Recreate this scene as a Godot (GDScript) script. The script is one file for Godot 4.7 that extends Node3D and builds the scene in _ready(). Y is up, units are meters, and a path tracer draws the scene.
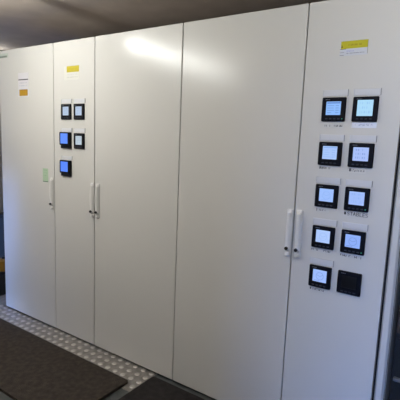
extends Node3D
# A row of light grey switchgear cabinets in a low plant room. x runs along the cabinet fronts, z = 0 is their face, y up, metres.

var M := {}
var used := {}

# ------------------------------------------------------------------ naming
func numbered(called: String) -> String:
	if not used.has(called):
		used[called] = 0
		return called
	used[called] += 1
	return "%s_%03d" % [called, used[called]]

func tag(o: Node, label: String, category: String, group: String = "") -> void:
	o.set_meta("label", label)
	o.set_meta("category", category)
	if group != "":
		o.set_meta("group", group)

func thing(called: String, at: Vector3, label: String, category: String, group: String = "") -> Node3D:
	var o := Node3D.new()
	o.name = numbered(called)
	o.position = at
	add_child(o, true)
	tag(o, label, category, group)
	return o

func obj(called: String, st: SurfaceTool, mat: Material, parent: Node, at: Vector3 = Vector3.ZERO) -> MeshInstance3D:
	var o := MeshInstance3D.new()
	o.mesh = st.commit()
	o.material_override = mat
	o.position = at
	o.name = numbered(called) if parent == self else called
	parent.add_child(o, true)
	return o

func struct(called: String, st: SurfaceTool, mat: Material, at: Vector3 = Vector3.ZERO, parent: Node = self) -> MeshInstance3D:
	var o := obj(called, st, mat, parent, at)
	o.set_meta("kind", "structure")
	return o

# ------------------------------------------------------------------ shapes
func mb() -> SurfaceTool:
	var st := SurfaceTool.new()
	st.begin(Mesh.PRIMITIVE_TRIANGLES)
	return st

func tri(st: SurfaceTool, a: Vector3, b: Vector3, c: Vector3, na: Vector3, nb: Vector3, nc: Vector3, uv: Array = []) -> void:
	var n := (a - c).cross(a - b)
	var order := [0, 1, 2]
	if n.dot(na + nb + nc) < 0.0:
		order = [0, 2, 1]
	var v := [a, b, c]
	var nn := [na, nb, nc]
	for k in order:
		st.set_normal(nn[k])
		st.set_uv(uv[k] if uv.size() == 3 else Vector2(v[k].x, v[k].y))
		st.add_vertex(v[k])

func quad(st: SurfaceTool, a: Vector3, b: Vector3, c: Vector3, d: Vector3, n: Vector3) -> void:
	tri(st, a, b, c, n, n, n)
	tri(st, a, c, d, n, n, n)

func box(st: SurfaceTool, lo: Vector3, hi: Vector3) -> void:
	var p := []
	for k in 8:
		p.append(Vector3(hi.x if k & 1 else lo.x, hi.y if k & 2 else lo.y, hi.z if k & 4 else lo.z))
	quad(st, p[0], p[1], p[3], p[2], Vector3.FORWARD)
	quad(st, p[4], p[5], p[7], p[6], Vector3.BACK)
	quad(st, p[0], p[1], p[5], p[4], Vector3.DOWN)
	quad(st, p[2], p[3], p[7], p[6], Vector3.UP)
	quad(st, p[0], p[2], p[6], p[4], Vector3.LEFT)
	quad(st, p[1], p[3], p[7], p[5], Vector3.RIGHT)

func outline(x0: float, y0: float, x1: float, y1: float, r: float, n: int) -> PackedVector2Array:
	var out := PackedVector2Array()
	var cs := [Vector2(x1 - r, y1 - r), Vector2(x0 + r, y1 - r), Vector2(x0 + r, y0 + r), Vector2(x1 - r, y0 + r)]
	for k in 4:
		for j in n + 1:
			var a := (k + float(j) / n) * PI / 2.0
			out.append(cs[k] + Vector2(cos(a), sin(a)) * r)
	return out

# A plate with rounded corners in the xy plane from depth z0 to z1, its front edge bevelled by b in m steps. UVs run 0..1 over the front.
func plate(st: SurfaceTool, x0: float, y0: float, x1: float, y1: float, z0: float, z1: float, r: float, b: float, n: int = 3, m: int = 2, t: Transform3D = Transform3D.IDENTITY) -> void:
	var rings := []
	var tilt := []
	var base := outline(x0, y0, x1, y1, r, n)
	var dirs := PackedVector2Array()
	for k in 4:
		for j in n + 1:
			var a := (k + float(j) / n) * PI / 2.0
			dirs.append(Vector2(cos(a), sin(a)))
	var levels := [[z0, 0.0, 0.0], [z1 - b, 0.0, 0.0]]
	for k in m:
		var f := (k + 1.0) / m * PI / 2.0
		levels.append([z1 - b + b * sin(f), b * (1.0 - cos(f)), f])
	for lv in levels:
		var ring := PackedVector3Array()
		for i in base.size():
			var q := outline(x0 + lv[1], y0 + lv[1], x1 - lv[1], y1 - lv[1], maxf(r - lv[1], 0.0001), n)[i]
			ring.append(Vector3(q.x, q.y, lv[0]))
		rings.append(ring)
		tilt.append(lv[2])
	var cnt := base.size()
	for k in rings.size() - 1:
		for i in cnt:
			var j := (i + 1) % cnt
			var ni := t.basis * Vector3(dirs[i].x * cos(tilt[k]), dirs[i].y * cos(tilt[k]), sin(tilt[k]))
			var nj := t.basis * Vector3(dirs[j].x * cos(tilt[k]), dirs[j].y * cos(tilt[k]), sin(tilt[k]))
			var mi := t.basis * Vector3(dirs[i].x * cos(tilt[k + 1]), dirs[i].y * cos(tilt[k + 1]), sin(tilt[k + 1]))
			var mj := t.basis * Vector3(dirs[j].x * cos(tilt[k + 1]), dirs[j].y * cos(tilt[k + 1]), sin(tilt[k + 1]))
			tri(st, t * rings[k][i], t * rings[k][j], t * rings[k + 1][j], ni, nj, mj)
			tri(st, t * rings[k][i], t * rings[k + 1][j], t * rings[k + 1][i], ni, mj, mi)
	for side in [0, rings.size() - 1]:
		var ring: PackedVector3Array = rings[side]
		var c := Vector3((x0 + x1) / 2, (y0 + y1) / 2, ring[0].z)
		var nz: Vector3 = t.basis * (Vector3.BACK if side > 0 else Vector3.FORWARD)
		for i in cnt:
			var a := ring[i]
			var d := ring[(i + 1) % cnt]
			var uvs := []
			for q in [c, a, d]:
				uvs.append(Vector2((q.x - x0) / (x1 - x0), (y1 - q.y) / (y1 - y0)))
			tri(st, t * c, t * a, t * d, nz, nz, nz, uvs)

# A solid of revolution about the z axis at (cx, cy): profile of [radius, z] from back to front.
func lathe(st: SurfaceTool, c: Vector3, prof: Array, n: int, t: Basis = Basis.IDENTITY) -> void:
	for k in prof.size() - 1:
		var p := Vector2(prof[k][0], prof[k][1])
		var q := Vector2(prof[k + 1][0], prof[k + 1][1])
		var g := (q - p).normalized()
		for i in n:
			var a := TAU * i / n
			var b := TAU * (i + 1) / n
			var pa := Vector3(cos(a) * p.x, sin(a) * p.x, p.y)
			var pb := Vector3(cos(b) * p.x, sin(b) * p.x, p.y)
			var qa := Vector3(cos(a) * q.x, sin(a) * q.x, q.y)
			var qb := Vector3(cos(b) * q.x, sin(b) * q.x, q.y)
			var na := t * Vector3(cos(a) * g.y, sin(a) * g.y, -g.x)
			var nb := t * Vector3(cos(b) * g.y, sin(b) * g.y, -g.x)
			if p.x > 0.0:
				tri(st, c + t * pa, c + t * pb, c + t * qb, na, nb, nb)
			if q.x > 0.0:
				tri(st, c + t * pa, c + t * qb, c + t * qa, na, nb, na)

# ------------------------------------------------------------------ materials
func paint(c: Color, rough: float, spec: float = 0.5, metal: float = 0.0) -> StandardMaterial3D:
	var m := StandardMaterial3D.new()
	m.albedo_color = c
	m.roughness = rough
	m.metallic_specular = spec
	m.metallic = metal
	return m

func noise_tex(freq: float, size: int, lo: Color, hi: Color, seed_: int, normal: bool = false, bump: float = 2.0) -> NoiseTexture2D:
	var nz := FastNoiseLite.new()
	nz.seed = seed_
	nz.frequency = freq
	nz.fractal_octaves = 4
	var t := NoiseTexture2D.new()
	t.width = size
	t.height = size
	t.seamless = true
	t.noise = nz
	if normal:
		t.as_normal_map = true
		t.bump_strength = bump
	else:
		var g := Gradient.new()
		g.set_color(0, lo)
		g.set_color(1, hi)
		t.color_ramp = g
	return t

func world_tex(m: StandardMaterial3D, scale_: float) -> void:
	m.uv1_triplanar = true
	m.uv1_world_triplanar = true
	m.uv1_scale = Vector3.ONE * scale_

# Print on a label: an Image of paper with strokes; each run of strokes is [x0, y0, x1, y1, colour] in 0..1 and reads as a line of small type.
func print_tex(w: int, h: int, paper: Color, blocks: Array, runs: Array, seed_: int) -> ImageTexture:
	var im := Image.create(w, h, false, Image.FORMAT_RGB8)
	im.fill(paper)
	for b in blocks:
		im.fill_rect(Rect2i(int(b[0] * w), int(b[1] * h), int((b[2] - b[0]) * w), maxi(1, int((b[3] - b[1]) * h))), b[4])
	var rng := RandomNumberGenerator.new()
	rng.seed = seed_
	for r in runs:
		var x := int(r[0] * w)
		var y0 := int(r[1] * h)
		var hh := maxi(2, int((r[3] - r[1]) * h))
		var step := maxi(3, int(hh * 0.75))
		while x + step <= int(r[2] * w):
			if rng.randf() > 0.12:
				im.fill_rect(Rect2i(x, y0, maxi(1, step / 4), hh), r[4])
				var pick := rng.randi() % 4
				if pick != 0:
					im.fill_rect(Rect2i(x, y0 + (0 if pick == 1 else (hh / 2 if pick == 2 else hh - maxi(1, hh / 5))), step - 1, maxi(1, hh / 5)), r[4])
				if pick > 1:
					im.fill_rect(Rect2i(x + step - 1 - maxi(1, step / 4), y0, maxi(1, step / 4), hh), r[4])
			x += step
	im.generate_mipmaps()
	return ImageTexture.create_from_image(im)

func print_mat(tex: Texture2D, rough: float = 0.5) -> StandardMaterial3D:
	var m := paint(Color.WHITE, rough)
	m.albedo_texture = tex
	return m

func screen_mat(bg: Color, ink: Color, energy: float, style: int, seed_: int) -> StandardMaterial3D:
	var w := 72
	var h := 64
	var im := Image.create(w, h, false, Image.FORMAT_RGB8)
	im.fill(bg)
	var rng := RandomNumberGenerator.new()
	rng.seed = seed_
	if style == 1:      # a title bar over rows of readings
		im.fill_rect(Rect2i(4, 4, 64, 5), bg.lerp(ink, 0.6))
		for k in 4:
			im.fill_rect(Rect2i(6, 18 + k * 11, 18 + rng.randi() % 20, 3), bg.lerp(ink, 0.3))
			im.fill_rect(Rect2i(46, 18 + k * 11, 16, 3), bg.lerp(ink, 0.35))
	elif style == 2:    # rows of large figures
		for k in 3:
			for j in 5:
				if rng.randf() > 0.2:
					im.fill_rect(Rect2i(12 + j * 10, 8 + k * 18, 2 + rng.randi() % 5, 9), bg.lerp(ink, 0.25))
	elif style == 3:    # a round phasor sketch
		for a in 120:
			var p := Vector2(36, 33) + Vector2(cos(TAU * a / 120.0), sin(TAU * a / 120.0)) * 19.0
			im.fill_rect(Rect2i(int(p.x), int(p.y), 2, 2), bg.lerp(ink, 0.3))
		for k in 16:
			im.fill_rect(Rect2i(36 + k, 33 - k / 2, 2, 2), bg.lerp(ink, 0.35))
			im.fill_rect(Rect2i(36 - k, 33 - k / 3, 2, 2), bg.lerp(ink, 0.35))
		im.fill_rect(Rect2i(6, 56, 30, 3), bg.lerp(ink, 0.3))
	im.generate_mipmaps()
	var m := paint(Color(0.05, 0.05, 0.06), 0.25)
	m.emission_enabled = true
	m.emission = Color.WHITE
	m.emission_operator = BaseMaterial3D.EMISSION_OP_MULTIPLY
	m.emission_texture = ImageTexture.create_from_image(im)
	m.emission_energy_multiplier = energy
	return m

func make_materials() -> void:
	var p := paint(Color(0.805, 0.80, 0.787), 0.22, 0.38)
	p.normal_enabled = true
	p.normal_texture = noise_tex(0.05, 512, Color.BLACK, Color.WHITE, 7, true, 1.2)
	p.normal_scale = 0.12
	world_tex(p, 6.0)
	M.paint = p
	M.handle = paint(Color(0.855, 0.85, 0.84), 0.4)
	M.lock = paint(Color(0.09, 0.085, 0.085), 0.4)
	M.plinth = paint(Color(0.03, 0.03, 0.035), 0.7)
	M.gasket = paint(Color(0.05, 0.048, 0.05), 0.9)
	M.bezel = paint(Color(0.03, 0.036, 0.075), 0.45, 0.3)
	M.button = paint(Color(0.15, 0.17, 0.22), 0.5)
	M.mark = paint(Color(0.36, 0.38, 0.42), 0.5)
	M.led = paint(Color(0.2, 0.6, 0.5), 0.4)
	M.led.emission_enabled = true
	M.led.emission = Color(0.3, 0.8, 0.65)
	M.led.emission_energy_multiplier = 0.35
	M.blank = paint(Color(0.06, 0.06, 0.06), 0.3)
	M.plate = paint(Color(0.80, 0.805, 0.825), 0.4)
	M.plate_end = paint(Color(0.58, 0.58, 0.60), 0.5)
	var c := paint(Color(1, 1, 1), 0.85, 0.3)
	c.albedo_texture = noise_tex(0.012, 512, Color(0.80, 0.75, 0.71), Color(0.86, 0.81, 0.77), 3)
	world_tex(c, 0.6)
	M.ceiling = c
	var w := paint(Color(1, 1, 1), 0.85, 0.3)
	w.albedo_texture = noise_tex(0.02, 512, Color(0.30, 0.25, 0.225), Color(0.37, 0.31, 0.285), 5)
	world_tex(w, 0.8)
	M.wall = w
	M.wall_light = paint(Color(0.76, 0.74, 0.71), 0.8, 0.3)  # pale tone picked so the left-hand walls bounce light onto the cabinets
	var f := paint(Color(1, 1, 1), 0.45, 0.5, 0.45)
	f.albedo_texture = noise_tex(0.03, 512, Color(0.50, 0.48, 0.46), Color(0.64, 0.62, 0.60), 11)
	world_tex(f, 1.5)
	M.steel = f
	var s := paint(Color(0.74, 0.72, 0.70), 0.42, 0.5, 0.5)
	M.stud = s
	var r := paint(Color(1, 1, 1), 0.8, 0.35)
	r.albedo_texture = noise_tex(0.02, 512, Color(0.15, 0.13, 0.115), Color(0.25, 0.22, 0.195), 17)
	r.normal_enabled = true
	r.normal_texture = noise_tex(0.12, 512, Color.BLACK, Color.WHITE, 18, true, 4.0)
	r.normal_scale = 0.4
	world_tex(r, 2.2)
	M.mat_brown = r
	var k: StandardMaterial3D = r.duplicate()
	k.albedo_texture = noise_tex(0.02, 512, Color(0.10, 0.092, 0.092), Color(0.17, 0.155, 0.155), 19)
	M.mat_black = k
	var g := paint(Color(1, 1, 1), 0.6, 0.4)
	g.albedo_texture = noise_tex(0.03, 256, Color(0.25, 0.26, 0.26), Color(0.33, 0.34, 0.34), 23)
	world_tex(g, 1.5)
	M.floor = g
	M.dark = paint(Color(0.10, 0.09, 0.085), 0.6)
	M.concrete = paint(Color(0.5, 0.5, 0.5), 0.9)

# ------------------------------------------------------------------ the cabinets
func door_handle(door: Node, x: float) -> void:
	var st := mb()
	# a slim swing lever: rounded bar, slightly proud towards its lower, locking end
	plate(st, x - 0.0135, 0.856, x + 0.0135, 1.07, 0.0, 0.008, 0.006, 0.002, 3, 2)
	var n := 14
	var rows := []
	for k in n + 1:
		var f := float(k) / n
		var y := lerpf(1.066, 0.876, f)
		var hw := 0.0105 if f > 0.06 and f < 0.94 else 0.0085
		var zz := 0.014 + 0.010 * sin(PI * minf(f * 1.15, 1.0)) + 0.004 * f
		if k == 0 or k == n:
			zz = 0.008
		var ring := []
		for j in 9:
			var a := PI * j / 8.0
			ring.append(Vector3(x + cos(a) * hw, y, 0.004 + (zz - 0.004) * pow(sin(a), 0.6)))
		rows.append(ring)
	for k in n:
		for j in 8:
			var a: Vector3 = rows[k][j]
			var b: Vector3 = rows[k][j + 1]
			var c: Vector3 = rows[k + 1][j + 1]
			var d: Vector3 = rows[k + 1][j]
			var mid := (a + b + c + d) / 4.0 - Vector3(x, 0, 0.004)
			var na := Vector3(a.x - x, 0, a.z - 0.004).normalized()
			var nb := Vector3(b.x - x, 0, b.z - 0.004).normalized()
			if k == 0 or k == n - 1:
				na = Vector3(mid.x, 0.01 if k == 0 else -0.01, mid.z).normalized()
				nb = na
			tri(st, a, b, c, na, nb, nb)
			tri(st, a, c, d, na, nb, na)
	plate(st, x - 0.009, 0.858, x + 0.009, 0.872, 0.0, 0.016, 0.005, 0.003, 3, 2)
	obj("door_handle", st, M.handle, door)
	var lk := mb()
	lathe(lk, Vector3(x - 0.001, 0.893, 0.0), [[0.0075, 0.010], [0.0075, 0.0245], [0.0062, 0.026], [0.004, 0.0255], [0.0, 0.0245]], 20)
	var o := obj("lock", lk, M.lock, door)
	o.set_meta("label", "black round push-button lock")

func name_plate(door: Node, x: float, y: float) -> void:
	var st := mb()
	plate(st, x - 0.05, y - 0.0125, x + 0.05, y + 0.0125, 0.0, 0.0025, 0.0015, 0.0008, 2, 1)
	obj("name_plate", st, M.plate, door)
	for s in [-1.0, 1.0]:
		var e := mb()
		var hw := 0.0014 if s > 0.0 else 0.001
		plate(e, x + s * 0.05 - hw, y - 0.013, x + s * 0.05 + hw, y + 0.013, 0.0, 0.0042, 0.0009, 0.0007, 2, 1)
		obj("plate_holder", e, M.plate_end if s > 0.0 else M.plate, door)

func sticker(called: String, door: Node, x0: float, y0: float, x1: float, y1: float, mat: Material, label: String = "", turn: float = 0.0) -> void:
	var st := mb()
	var c := Vector3((x0 + x1) / 2, (y0 + y1) / 2, 0)
	var t := Transform3D(Basis(Vector3.BACK, turn), c)
	plate(st, x0 - c.x, y0 - c.y, x1 - c.x, y1 - c.y, 0.0, 0.0007, 0.002, 0.0002, 2, 1, t)
	var o := obj(called, st, mat, door)
	if label != "":
		o.set_meta("label", label)

const DEPTH := 0.6
const TOP := 1.928
const FOOT := 0.014

# One bay: carcass behind, one door whose face is z = 0, a recessed black plinth below.
func cabinet(x0: float, x1: float, d0: float, d1: float, label: String) -> Node:
	var t := thing("switchgear_cabinet", Vector3(0, 0, 0), label, "cabinet", "cabinets of the switchgear row")
	var st := mb()
	var a := x0 + 0.0012
	var b := x1 - 0.0012
	box(st, Vector3(a, FOOT, -DEPTH), Vector3(a + 0.018, TOP - 0.004, -0.026))
	box(st, Vector3(b - 0.018, FOOT, -DEPTH), Vector3(b, TOP - 0.004, -0.026))
	box(st, Vector3(a, FOOT, -DEPTH), Vector3(b, TOP - 0.004, -DEPTH + 0.018))
	box(st, Vector3(a, TOP - 0.022, -DEPTH), Vector3(b, TOP - 0.001, -0.026))
	box(st, Vector3(a, FOOT, -DEPTH), Vector3(b, FOOT + 0.02, -0.026))
	obj("body", st, M.paint, t)
	var g := mb()
	box(g, Vector3(a + 0.001, FOOT + 0.003, -0.026), Vector3(b - 0.001, TOP - 0.006, -0.018))
	obj("gasket", g, M.gasket, t)
	var p := mb()
	box(p, Vector3(a, 0.001, -DEPTH + 0.01), Vector3(b, FOOT, -0.022))
	obj("plinth", p, M.plinth, t)
	var d := mb()
	plate(d, d0 + 0.0028, FOOT + 0.001, d1 - 0.0028, TOP, -0.018, 0.0, 0.003, 0.0025, 2, 3)
	var door := obj("door", d, M.paint, t)
	return door

# ------------------------------------------------------------------ the meters
func meter_back(o: Node) -> void:
	var st := mb()
	plate(st, -0.043, -0.043, 0.043, 0.043, -0.0, 0.003, 0.002, 0.0005, 2, 1)
	obj("housing", st, M.bezel, o)

func bezel_ring(o: Node, s0: Vector4, w: float, h: float, depth: float, mat: Material, cy: float = 0.0) -> void:
	# a square front with a stepped window; s0 = the window (x0, y0, x1, y1)
	var st := mb()
	var r := 0.0045
	var n := 3
	var outer := outline(-w / 2, cy - h / 2, w / 2, cy + h / 2, r, n)
	var inner := outline(s0.x, s0.y, s0.z, s0.w, 0.0015, n)
	var brim := outline(-w / 2 + 0.003, cy - h / 2 + 0.003, w / 2 - 0.003, cy + h / 2 - 0.003, r - 0.002, n)
	var cnt := outer.size()
	for i in cnt:
		var j := (i + 1) % cnt
		var v := func(q: Vector2, z: float) -> Vector3: return Vector3(q.x, q.y, z)
		var oi: Vector3 = v.call(outer[i], 0.002)
		var oj: Vector3 = v.call(outer[j], 0.002)
		var ti: Vector3 = v.call(outer[i], depth - 0.003)
		var tj: Vector3 = v.call(outer[j], depth - 0.003)
		var bi: Vector3 = v.call(brim[i], depth)
		var bj: Vector3 = v.call(brim[j], depth)
		var wi: Vector3 = v.call(inner[i], depth)
		var wj: Vector3 = v.call(inner[j], depth)
		var di: Vector3 = v.call(inner[i], depth - 0.003)
		var dj: Vector3 = v.call(inner[j], depth - 0.003)
		var out := Vector3((oi.x + oj.x) / 2, (oi.y + oj.y) / 2 - cy, 0).normalized()
		quad(st, oi, oj, tj, ti, out)
		quad(st, ti, tj, bj, bi, (out + Vector3.BACK).normalized())
		quad(st, bi, bj, wj, wi, Vector3.BACK)
		quad(st, wi, wj, dj, di, Vector3((s0.x + s0.z) / 2, (s0.y + s0.w) / 2, 0) - (wi + wj) / 2 * Vector3(1, 1, 0))
	obj("bezel", st, mat, o)

func meter(x: float, y: float, scr: Material, label: String, lit: bool, led: bool, group: String, ph: float = 0.0) -> Node3D:
	var o := thing("power_meter", Vector3(x, y, 0.0), label, "meter", group)
	meter_back(o)
	var win := Vector4(-0.0305, -0.0225 - ph, 0.0295, 0.0312 + ph)
	bezel_ring(o, win, 0.096, 0.096, 0.010, M.bezel)
	var s := mb()
	plate(s, win.x, win.y, win.z, win.w, 0.003, 0.0078, 0.001, 0.0002, 2, 1)
	obj("screen", s, scr, o)
	for k in 4:
		var b := mb()
		plate(b, -0.031 + k * 0.0165, -0.040, -0.021 + k * 0.0165, -0.035, 0.009, 0.0112, 0.0015, 0.0006, 2, 1)
		obj("button", b, M.button, o)
	var mk := mb()
	for k in 3:
		plate(mk, -0.034 + k * 0.0065, 0.037, -0.029 + k * 0.0065, 0.0405, 0.009, 0.0104, 0.0008, 0.0002, 2, 1)
	var mm := obj("maker_mark", mk, M.mark, o)
	mm.set_meta("label", "small pale mark on the upper left of the frame")
	if led:
		var l := mb()
		lathe(l, Vector3(0.037, -0.0375, 0.009), [[0.0022, 0.0], [0.0022, 0.0015], [0.0, 0.0022]], 12)
		obj("indicator", l, M.led, o)
	return o

# The taller module of the left cabinet: a display that stands proud of its black back box.
func display_module(x: float, y: float, scr: Material, label: String, group: String) -> void:
	var o := thing("display_module", Vector3(x, y, 0.0), label, "meter", group)
	var st := mb()
	plate(st, -0.046, -0.050, 0.046, 0.046, 0.0, 0.013, 0.003, 0.001, 2, 1)
	obj("housing", st, M.bezel, o)
	var win := Vector4(-0.038, -0.020, 0.036, 0.044)
	bezel_ring(o, win, 0.094, 0.082, 0.024, M.bezel, 0.011)
	var s := mb()
	plate(s, win.x, win.y, win.z, win.w, 0.012, 0.022, 0.001, 0.0002, 2, 1)
	obj("screen", s, scr, o)

# ------------------------------------------------------------------ setting
func wall_with_opening(called: String, x: float, thick: float, z0: float, z1: float, o0: float, o1: float, oh: float, h: float) -> void:
	var st := mb()
	var a := x
	var b := x + thick
	box(st, Vector3(minf(a, b), 0, z0), Vector3(maxf(a, b), h, o0))
	box(st, Vector3(minf(a, b), 0, o1), Vector3(maxf(a, b), h, z1))
	box(st, Vector3(minf(a, b), oh, o0), Vector3(maxf(a, b), h, o1))
	struct(called, st, M.wall_light)

func _ready() -> void:
	# ---- camera
	var cam := Camera3D.new()
	cam.name = "camera"
	cam.transform = Transform3D(Basis(Vector3(0.822896, 0.038423, -0.566892), Vector3(-0.112060, 0.989090, -0.095626), Vector3(0.557032, 0.142216, 0.818223)), Vector3(0.676, 1.3546, 1.7337))
	cam.fov = 51.205
	cam.near = 0.02
	add_child(cam)
	cam.current = true
	# ---- sky and exposure
	var env := Environment.new()
	env.background_mode = Environment.BG_SKY
	var sky := Sky.new()
	var sm := ProceduralSkyMaterial.new()
	sm.sky_top_color = Color(0.40, 0.57, 0.93)
	sm.sky_horizon_color = Color(0.57, 0.73, 0.98)
	sm.ground_horizon_color = Color(0.42, 0.46, 0.52)
	sm.ground_bottom_color = Color(0.25, 0.26, 0.28)
	sm.energy_multiplier = 20.0
	sky.sky_material = sm
	env.sky = sky
	env.tonemap_mode = Environment.TONE_MAPPER_LINEAR
	env.tonemap_exposure = 1.0
	env.sdfgi_enabled = true
	env.ssao_enabled = true
	env.ssil_enabled = true
	var we := WorldEnvironment.new()
	we.name = "environment"
	we.environment = env
	add_child(we)
	make_materials()

	# ---- the room
	var H := 2.13
	var X0 := -3.5
	var X1 := 1.35
	var Z0 := -1.05
	var Z1 := 2.15
	var st := mb()
	box(st, Vector3(X0 - 0.12, -0.12, Z0 - 0.12), Vector3(X1 + 0.12, -0.003, 3.32))
	struct("floor", st, M.floor)
	# tread plate let into the floor along the cabinets, with raised round studs
	st = mb()
	box(st, Vector3(X0, -0.004, -0.62), Vector3(-0.768, 0.0, 0.21))
	var floor_ := struct("trim_1", st, M.steel)
	st = mb()
	for i in range(-46, 21):
		for j in range(0, 4):
			var x := i * 0.0625 + 0.02
			var z := 0.006 + j * 0.053
			if z > 0.13 and (x < -0.84 or x > -0.78):
				continue
			if x > -0.79:
				continue
			lathe(st, Vector3(x, 0, z), [[0.0165, 0.0], [0.0140, 0.0022], [0.0085, 0.0036], [0.0, 0.0042]], 10, Basis(Vector3.RIGHT, -PI / 2))
	var studs := obj("stud", st, M.stud, floor_)
	studs.set_meta("kind", "stuff")
	st = mb()
	box(st, Vector3(X0 - 0.12, H, Z0 - 0.12), Vector3(X1 + 0.12, H + 0.12, 3.32))
	struct("ceiling", st, M.ceiling)
	st = mb()
	box(st, Vector3(X0 - 0.12, 0, Z0 - 0.12), Vector3(X1 + 0.12, H, Z0))
	struct("wall_back", st, M.wall)
	# front wall, and on its right an unseen passage and doorway shaping the daylight there
	var ZP := 3.2
	st = mb()
	box(st, Vector3(X0 - 0.12, 0, Z1), Vector3(0.42, H, Z1 + 0.12))
	struct("wall_front", st, M.wall)
	st = mb()
	box(st, Vector3(0.34, 0, 1.62), Vector3(0.42, H, ZP))
	struct("wall_unseen_passage", st, M.wall)  # out of view, placed to keep the daylight off the middle doors
	st = mb()
	box(st, Vector3(0.34, 0, ZP), Vector3(0.52, H, ZP + 0.12))
	box(st, Vector3(1.27, 0, ZP), Vector3(X1 + 0.12, H, ZP + 0.12))
	box(st, Vector3(0.52, 1.9, ZP), Vector3(1.27, H, ZP + 0.12))
	struct("wall_unseen_entrance", st, M.wall)  # unseen doorway, placed to let blue daylight onto the right-hand door
	wall_with_opening("wall_left", X0, -0.12, Z0, Z1, 0.35, 1.15, 0.95, H)  # its opening is out of view, placed to light the left door low down
	st = mb()
	box(st, Vector3(X1, 0, Z0 - 0.12), Vector3(X1 + 0.12, H, 3.32))
	struct("wall_right", st, M.wall)
	# partition out of view, placed to narrow the daylight on the left door
	st = mb()
	box(st, Vector3(-2.58, 0, 0.3), Vector3(-2.5, H, Z1))
	struct("wall_unseen_partition", st, M.wall_light)  # unseen; its edge limits the blue glow, its face bounces lamp light
	st = mb()
	box(st, Vector3(X0, 0, 1.25), Vector3(-2.58, H, 1.33))
	struct("wall_unseen_side", st, M.wall)  # unseen wall closing the daylit space behind the partition
	# ground outside the two unseen openings
	st = mb()
	box(st, Vector3(X0 - 8.0, -0.3, -6), Vector3(X0 - 0.12, -0.02, 9))
	box(st, Vector3(X0 - 0.12, -0.3, 3.32), Vector3(8, -0.02, 11))
	struct("ground", st, M.concrete)

	# ---- the ceiling lamp mirrored in the doors, then lamps placed unseen for their light
	lamp(H, -1.55, 0.52, 1.98, 1.36, "single tube lamp hung under the ceiling in front of the left-hand cabinets")
	lamp(H, 0.7, 0.55, 2.05, 0.72, "unseen tube lamp out of view, placed to light the right-hand cabinet doors")  # out of view, evens the light towards the right end

	lamp(H, -3.3, -0.6, 0.0, 0.10, "unseen short tube lamp out of view, placed to light the left end of the ceiling")  # out of view, lifts the ceiling past the left end

	# ---- the five cabinets
	var d1 = cabinet(-2.302, -1.680, -2.302, -1.680, "wide light grey cabinet at the left end with green tag and orange-footed sticker")
	var d2 = cabinet(-1.680, -1.290, -1.680, -1.290, "narrow light grey cabinet with five small meters under a faint yellow sticker")
	var d3 = cabinet(-1.290, -0.6454, -1.290, -0.6454, "wide blank light grey cabinet with its handle on the left edge of the door")
	var d4 = cabinet(-0.6454, 0.0, -0.6454, 0.0, "wide blank light grey cabinet with its handle on the right edge of the door")
	var d5 = cabinet(0.0, 0.436, 0.0, 0.3915, "narrow light grey cabinet at the right end with the grid of ten meters")
	door_handle(d1, -1.700)
	door_handle(d2, -1.303)
	door_handle(d3, -1.256)
	door_handle(d4, -0.0175)
	door_handle(d5, 0.0275)
	# rounded corner post that closes the right end of the row
	st = mb()
	plate(st, 0.3925, FOOT + 0.001, 0.436, TOP, -0.5, 0.0, 0.004, 0.032, 3, 6)
	var post := obj("corner_post", st, M.paint, d5.get_parent())
	post.set_meta("label", "rounded grey post beside the door")

	stickers(d1, d2, d5)
	meters(d2, d5)
	mats()
	surroundings()

const GLOW := Color(0.985, 0.99, 0.965)

func lamp(H: float, x: float, z0: float, z1: float, power: float, label: String) -> void:
	var o := thing("unseen_batten_lamp", Vector3(x, H, (z0 + z1) / 2), label, "ceiling lamp", "tube lamps under the ceiling")
	var hl := (z1 - z0) / 2
	var drop := H - 2.05
	var flat := Transform3D(Basis(Vector3.RIGHT, PI / 2), Vector3.ZERO)
	var st := mb()
	plate(st, -0.025, -hl - 0.03, 0.025, hl + 0.03, drop - 0.055, drop - 0.025, 0.006, 0.004, 2, 2, flat)
	obj("housing", st, M.handle, o)
	for s in [-1.0, 1.0]:
		st = mb()
		plate(st, -0.016, s * (hl + 0.005) - 0.012, 0.016, s * (hl + 0.005) + 0.012, drop - 0.03, drop + 0.018, 0.006, 0.003, 2, 2, flat)
		obj("tube_holder", st, M.handle, o)
		st = mb()
		plate(st, -0.006, s * hl * 0.7 - 0.006, 0.006, s * hl * 0.7 + 0.006, 0.0, drop - 0.05, 0.005, 0.001, 3, 1, flat)
		obj("hanger", st, M.handle, o)
	var tube := StandardMaterial3D.new()
	tube.albedo_color = Color(0.9, 0.9, 0.9)
	tube.emission_enabled = true
	tube.emission = GLOW
	tube.emission_energy_multiplier = 3.4
	st = mb()
	lathe(st, Vector3(0, -drop, -hl), [[0.0, 0.0], [0.013, 0.0], [0.013, 2 * hl], [0.0, 2 * hl]], 16)
	obj("tube", st, tube, o)
	for k in 6:
		var l := OmniLight3D.new()
		l.name = "tube_light" if k == 0 else "tube_light_%03d" % k
		l.position = Vector3(0, -drop - 0.028, -hl + (k + 0.5) / 6.0 * 2 * hl)
		l.light_color = GLOW
		l.light_energy = power / 6.0
		l.light_size = 0.013
		l.light_specular = 0.0
		l.omni_range = 8.0
		l.omni_attenuation = 2.0
		l.shadow_enabled = true
		o.add_child(l, true)

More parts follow.
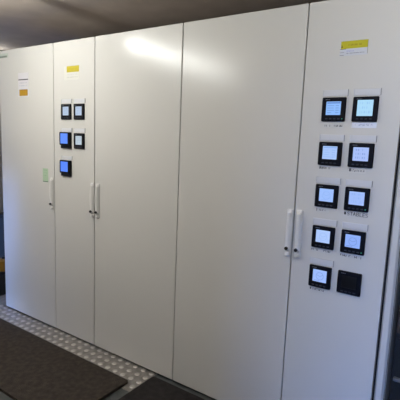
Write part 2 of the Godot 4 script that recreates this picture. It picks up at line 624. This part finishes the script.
func stickers(d1: Node, d2: Node, d5: Node) -> void:
	var ink := Color(0.35, 0.36, 0.45)
	# left cabinet: white sticker with a dark rule and an orange foot, a green tag, a small grey-green strip at the very top
	var t1 := print_tex(112, 132, Color(0.81, 0.80, 0.82), [[0.03, 0.27, 0.97, 0.31, Color(0.15, 0.14, 0.2)], [0.10, 0.70, 0.92, 0.97, Color(0.68, 0.52, 0.09)], [0.10, 0.70, 0.92, 0.73, Color(0.5, 0.36, 0.1)]], [[0.1, 0.40, 0.9, 0.46, Color(0.6, 0.62, 0.7)], [0.1, 0.51, 0.9, 0.57, Color(0.6, 0.62, 0.7)]], 4)
	sticker("warning_sticker", d1, -2.068, 1.603, -1.948, 1.763, print_mat(t1), "white sticker with a dark rule and an orange foot")
	var t2 := print_tex(64, 96, Color(0.66, 0.76, 0.64), [[0.0, 0.94, 1.0, 1.0, Color(0.3, 0.42, 0.36)]], [[0.15, 0.10, 0.85, 0.17, Color(0.45, 0.62, 0.5)], [0.15, 0.30, 0.85, 0.36, Color(0.5, 0.66, 0.54)], [0.15, 0.5, 0.7, 0.56, Color(0.5, 0.66, 0.54)]], 9)
	sticker("paper_tag", d1, -1.804, 1.033, -1.746, 1.125, print_mat(t2, 0.8), "pale green paper tag")
	var t3 := print_tex(96, 32, Color(0.72, 0.76, 0.72), [[0.0, 0.55, 0.9, 1.0, Color(0.50, 0.54, 0.50)]], [], 2)
	sticker("name_plate", d1, -2.296, 1.878, -2.185, 1.907, print_mat(t3), "small grey-green strip at the door top")
	# second cabinet: yellow over white
	var t4 := print_tex(128, 96, Color(0.80, 0.80, 0.78), [[0.18, 0.02, 0.99, 0.46, Color(0.72, 0.66, 0.18)]], [[0.3, 0.15, 0.85, 0.30, Color(0.68, 0.62, 0.1)], [0.2, 0.58, 0.9, 0.66, Color(0.68, 0.68, 0.68)], [0.2, 0.78, 0.9, 0.86, Color(0.62, 0.62, 0.63)]], 5)
	sticker("warning_sticker", d2, -1.571, 1.692, -1.427, 1.776, print_mat(t4), "yellow and white warning sticker")
	# right cabinet: yellow with a warning sign over white
	var t5 := print_tex(192, 96, Color(0.78, 0.79, 0.83), [[0.03, 0.0, 1.0, 0.53, Color(0.73, 0.70, 0.10)], [0.0, 0.53, 0.22, 0.57, Color(0.3, 0.3, 0.25)], [0.98, 0.05, 1.0, 0.95, Color(0.55, 0.54, 0.45)], [0.0, 0.76, 0.16, 0.79, Color(0.4, 0.4, 0.4)], [0.0, 0.94, 0.16, 0.98, Color(0.45, 0.45, 0.45)], [0.045, 0.36, 0.10, 0.44, Color(0.25, 0.22, 0.05)], [0.06, 0.28, 0.085, 0.36, Color(0.25, 0.22, 0.05)]], [[0.3, 0.22, 0.8, 0.34, Color(0.55, 0.50, 0.05)], [0.25, 0.66, 0.55, 0.74, Color(0.5, 0.52, 0.78)], [0.25, 0.82, 0.9, 0.88, ink]], 6)
	sticker("warning_sticker", d5, 0.142, 1.706, 0.249, 1.762, print_mat(t5), "yellow and white warning sticker")

func legend(door: Node, x: float, y: float, w: float, h: float, paper: Color, runs: Array, blocks: Array, seed_: int, rough: float = 0.35) -> void:
	var t := print_tex(144, 32, paper, blocks, runs, seed_)
	sticker("legend_strip", door, x - w / 2, y - h / 2, x + w / 2, y + h / 2, print_mat(t, rough))

func meters(d2: Node, d5: Node) -> void:
	var cx := [0.1376, 0.2603]
	var ry := [1.4981, 1.3190, 1.1426, 0.9662, 0.7927]
	var g5 := "ten square meters on the right-hand door"
	var blue := Color(0.45, 0.62, 0.90)
	var ink := Color(0.20, 0.30, 0.62)
	# screen: background, ink, energy, drawing
	var look := [
		[Color(0.56, 0.74, 0.98), ink, 1], [Color(0.68, 0.86, 0.98), blue, 2],
		[Color(0.66, 0.78, 0.98), blue, 1], [Color(0.66, 0.75, 0.97), ink, 2],
		[Color(0.62, 0.75, 0.99), blue, 3], [Color(0.63, 0.74, 0.98), blue, 2],
		[Color(0.68, 0.79, 0.99), blue, 3], [Color(0.56, 0.69, 0.97), ink, 3],
		[Color(0.62, 0.74, 0.99), ink, 3], [Color(0.1, 0.1, 0.1), ink, 0]]
	var words := [
		"black meter with sky blue screen at the left of the grid's top row",
		"black meter with near-white cyan screen above a white tape, right of the top row",
		"black meter with pale blue screen, left one in the second row of the grid",
		"black meter with lavender blue screen, right one in the second row of the grid",
		"black meter with lit screen at the left of the grid's middle row",
		"black meter right above the word STABLES, with a lit screen",
		"black meter in the fourth row left, beside the door handle's lower end",
		"black meter with green indicator lamp straight above the unlit meter",
		"black meter with lit screen beside the unlit one, bottom row left",
		"black meter with blank dark screen at the grid's bottom right"]
	for k in 10:
		var c := k % 2
		var r := k / 2
		var lit := k < 9
		var scr: Material = screen_mat(look[k][0], look[k][1], 1.0, look[k][2], 30 + k) if lit else M.blank
		meter(cx[c], ry[r], scr, words[k], lit, k == 0 or k == 7 or k == 5, g5, 0.004 if k == 1 else 0.0)
		if k < 9:
			name_plate(d5, cx[c] + 0.0015, ry[r] + 0.0655)
	# the lettering under the meters
	var pp := Color(0.79, 0.79, 0.785)
	var dk := Color(0.25, 0.25, 0.28)
	var md := Color(0.26, 0.26, 0.29)
	legend(d5, 0.141, 1.4330, 0.080, 0.0156, pp, [[0.05, 0.25, 0.45, 0.75, md], [0.53, 0.25, 0.95, 0.75, md]], [], 41)
	legend(d5, 0.260, 1.4365, 0.094, 0.021, Color(0.86, 0.88, 0.93), [[0.10, 0.32, 0.88, 0.66, Color(0.52, 0.58, 0.70)]], [], 42, 0.3)
	legend(d5, 0.122, 1.2585, 0.052, 0.0156, pp, [[0.16, 0.25, 0.95, 0.78, md]], [[0.02, 0.15, 0.12, 0.75, dk]], 43)
	legend(d5, 0.250, 1.2575, 0.066, 0.0195, Color(0.815, 0.80, 0.79), [[0.16, 0.3, 0.95, 0.78, md]], [[0.03, 0.15, 0.14, 0.8, dk]], 44)
	legend(d5, 0.124, 1.0820, 0.052, 0.0156, pp, [[0.14, 0.3, 0.95, 0.78, md]], [[0.0, 0.0, 0.05, 0.9, dk]], 45)
	legend(d5, 0.131, 0.9070, 0.088, 0.0156, pp, [[0.03, 0.25, 0.38, 0.75, md], [0.46, 0.2, 0.55, 0.8, dk], [0.63, 0.25, 0.97, 0.75, md]], [], 46)
	legend(d5, 0.263, 0.9050, 0.100, 0.0169, pp, [[0.10, 0.25, 0.50, 0.75, md], [0.58, 0.2, 0.74, 0.8, dk], [0.82, 0.2, 0.97, 0.8, dk]], [[0.01, 0.2, 0.05, 0.7, dk]], 47)
	legend(d5, 0.133, 0.7325, 0.076, 0.0169, pp, [[0.18, 0.25, 0.95, 0.75, md]], [[0.02, 0.2, 0.11, 0.75, dk]], 48)
	# STABLES: the one legend that can be read
	var mark := mb()
	plate(mark, 0.2145, 1.0755, 0.2215, 1.0865, 0.0, 0.0012, 0.0008, 0.0003, 2, 1)
	var mo := obj("legend_mark", mark, M.lock, d5)
	mo.set_meta("label", "small black square before the word")
	var tm := TextMesh.new()
	var f := SystemFont.new()
	f.font_names = PackedStringArray(["Droid Sans Mono"])
	tm.font = f
	tm.text = "STABLES"
	tm.font_size = 32
	tm.pixel_size = 0.00062
	tm.depth = 0.0008
	tm.horizontal_alignment = HORIZONTAL_ALIGNMENT_LEFT
	tm.vertical_alignment = VERTICAL_ALIGNMENT_CENTER
	var to := MeshInstance3D.new()
	to.name = "legend_lettering"
	to.mesh = tm
	to.material_override = paint(Color(0.16, 0.16, 0.19), 0.5)
	to.position = Vector3(0.2255, 1.0805, 0.0004)
	to.set_meta("label", "black word STABLES under the meter")
	d5.add_child(to, true)

	# the five of the left cabinet
	var lx := [-1.548, -1.425]
	var g2 := "five small meters on the narrow left door"
	var pale := Color(0.70, 0.77, 0.87)
	var sp := [[0, 0, "black meter with pale screen at upper left, under the faint yellow sticker"], [1, 0, "black meter with pale screen at upper right of the left door's five"], [1, 1, "black meter with pale grey screen beside the upper blue display"]]
	for e in sp:
		meter(lx[e[0]], ry[e[1]], screen_mat(pale if e[1] == 0 else Color(0.72, 0.78, 0.82), Color(0.45, 0.55, 0.75), 1.0, 2, 60 + e[0] + 2 * e[1]), e[2], true, false, g2)
	display_module(-1.548, 1.319, screen_mat(Color(0.36, 0.56, 1.0), Color(0.7, 0.8, 1.0), 1.0, 0, 70), "thick black display with bright blue screen, upper of the two blue ones", g2)
	display_module(-1.548, 1.141, screen_mat(Color(0.32, 0.52, 1.0), Color(0.7, 0.8, 1.0), 1.0, 0, 71), "thick black display with bright blue screen alone in the bottom row", g2)
	for e in [[0, 0], [1, 0], [0, 1], [1, 1], [0, 2]]:
		name_plate(d2, lx[e[0]] + 0.0015, ry[e[1]] + 0.0655)

func mats() -> void:
	var up := Transform3D(Basis(Vector3.RIGHT, -PI / 2), Vector3.ZERO)
	var st := mb()
	plate(st, -1.03, -0.235, 1.03, 0.235, 0.0, 0.016, 0.012, 0.003, 3, 2, up)
	var a := obj("rubber_mat", st, M.mat_brown, self, Vector3(-1.862, 0.0005, 0.388))
	a.rotation.y = 0.0
	tag(a, "long dark brown rubber mat along the left cabinets", "mat", "rubber floor mats")
	st = mb()
	plate(st, -1.0, -0.27, 1.0, 0.27, 0.0, 0.016, 0.012, 0.003, 3, 2, up)
	var b := obj("rubber_mat", st, M.mat_black, self, Vector3(0.245, 0.0005, 0.305))
	b.rotation.y = 0.0
	tag(b, "black rubber mat close against the right-hand cabinets at the bottom edge", "mat", "rubber floor mats")

func surroundings() -> void:
	# dark rack that stands against the right end of the row
	var o := thing("equipment_rack", Vector3(0.75, 0, 0), "dark brown equipment rack beside the right end of the cabinets", "rack")
	var st := mb()
	box(st, Vector3(-0.300, 0.0, -0.60), Vector3(0.30, 1.9, -0.035))
	obj("body", st, M.dark, o)
	st = mb()
	plate(st, -0.298, 0.62, 0.298, 1.88, -0.036, -0.030, 0.004, 0.002, 2, 2)
	obj("panel", st, paint(Color(0.27, 0.21, 0.17), 0.6), o)
	st = mb()
	plate(st, -0.298, 0.03, 0.298, 0.60, -0.036, -0.030, 0.004, 0.002, 2, 2)
	obj("panel", st, paint(Color(0.04, 0.04, 0.04), 0.6), o)
	st = mb()
	plate(st, -0.290, 0.425, -0.235, 0.437, -0.031, -0.012, 0.003, 0.002, 2, 2)
	var l := obj("latch", st, M.mark, o)
	l.set_meta("label", "small grey latch low on the rack")
	# low dark cupboard past the left end, a box on it and a can on the floor before it
	o = thing("low_cupboard", Vector3(-2.655, 0, -0.44), "low dark cupboard beyond the left end of the cabinets", "cupboard")
	st = mb()
	plate(st, -0.335, 0.0, 0.335, 0.62, -0.19, 0.12, 0.004, 0.003, 2, 2)
	obj("body", st, M.dark, o)
	for s in [-1.0, 1.0]:
		st = mb()
		plate(st, s * 0.166 - 0.162, 0.04, s * 0.166 + 0.162, 0.60, 0.12, 0.136, 0.003, 0.003, 2, 2)
		var dr := obj("door", st, M.dark, o)
		st = mb()
		plate(st, s * 0.03 - 0.006, 0.38, s * 0.03 + 0.006, 0.50, 0.136, 0.155, 0.005, 0.004, 2, 2)
		obj("handle", st, M.mark, dr)
	var b := thing("parts_box", Vector3(-2.70, 0.6205, -0.42), "grey-blue box on the low cupboard at the left edge", "box")
	st = mb()
	plate(st, -0.14, 0.0, 0.14, 0.16, -0.1, 0.1, 0.006, 0.004, 2, 2)
	obj("body", st, paint(Color(0.36, 0.39, 0.46), 0.6), b)
	st = mb()
	plate(st, -0.145, 0.16, 0.145, 0.185, -0.104, 0.104, 0.006, 0.004, 2, 2)
	obj("lid", st, paint(Color(0.30, 0.33, 0.40), 0.6), b)
	var cr := thing("crate", Vector3(-2.66, 0.0, -0.17), "dark plastic crate on the floor at the left edge", "crate")
	st = mb()
	plate(st, -0.11, 0.0, 0.11, 0.20, -0.09, 0.09, 0.008, 0.006, 3, 2)
	obj("body", st, M.dark, cr)
	st = mb()
	plate(st, -0.115, 0.175, 0.115, 0.201, -0.094, 0.095, 0.006, 0.004, 3, 2)
	obj("rim", st, M.plinth, cr)
	var can := thing("oil_can", Vector3(-2.605, 0.2015, -0.17), "yellow-orange can on the dark crate at the left edge", "can")
	var t := Basis(Vector3.RIGHT, -PI / 2)
	st = mb()
	lathe(st, Vector3.ZERO, [[0.0, 0.0], [0.058, 0.0], [0.06, 0.003], [0.06, 0.085], [0.057, 0.089], [0.024, 0.098], [0.0, 0.098]], 28, t)
	obj("body", st, paint(Color(0.52, 0.37, 0.08), 0.45), can)
	st = mb()
	lathe(st, Vector3.ZERO, [[0.018, 0.098], [0.018, 0.112], [0.016, 0.114], [0.0, 0.114]], 20, t)
	obj("cap", st, M.lock, can)
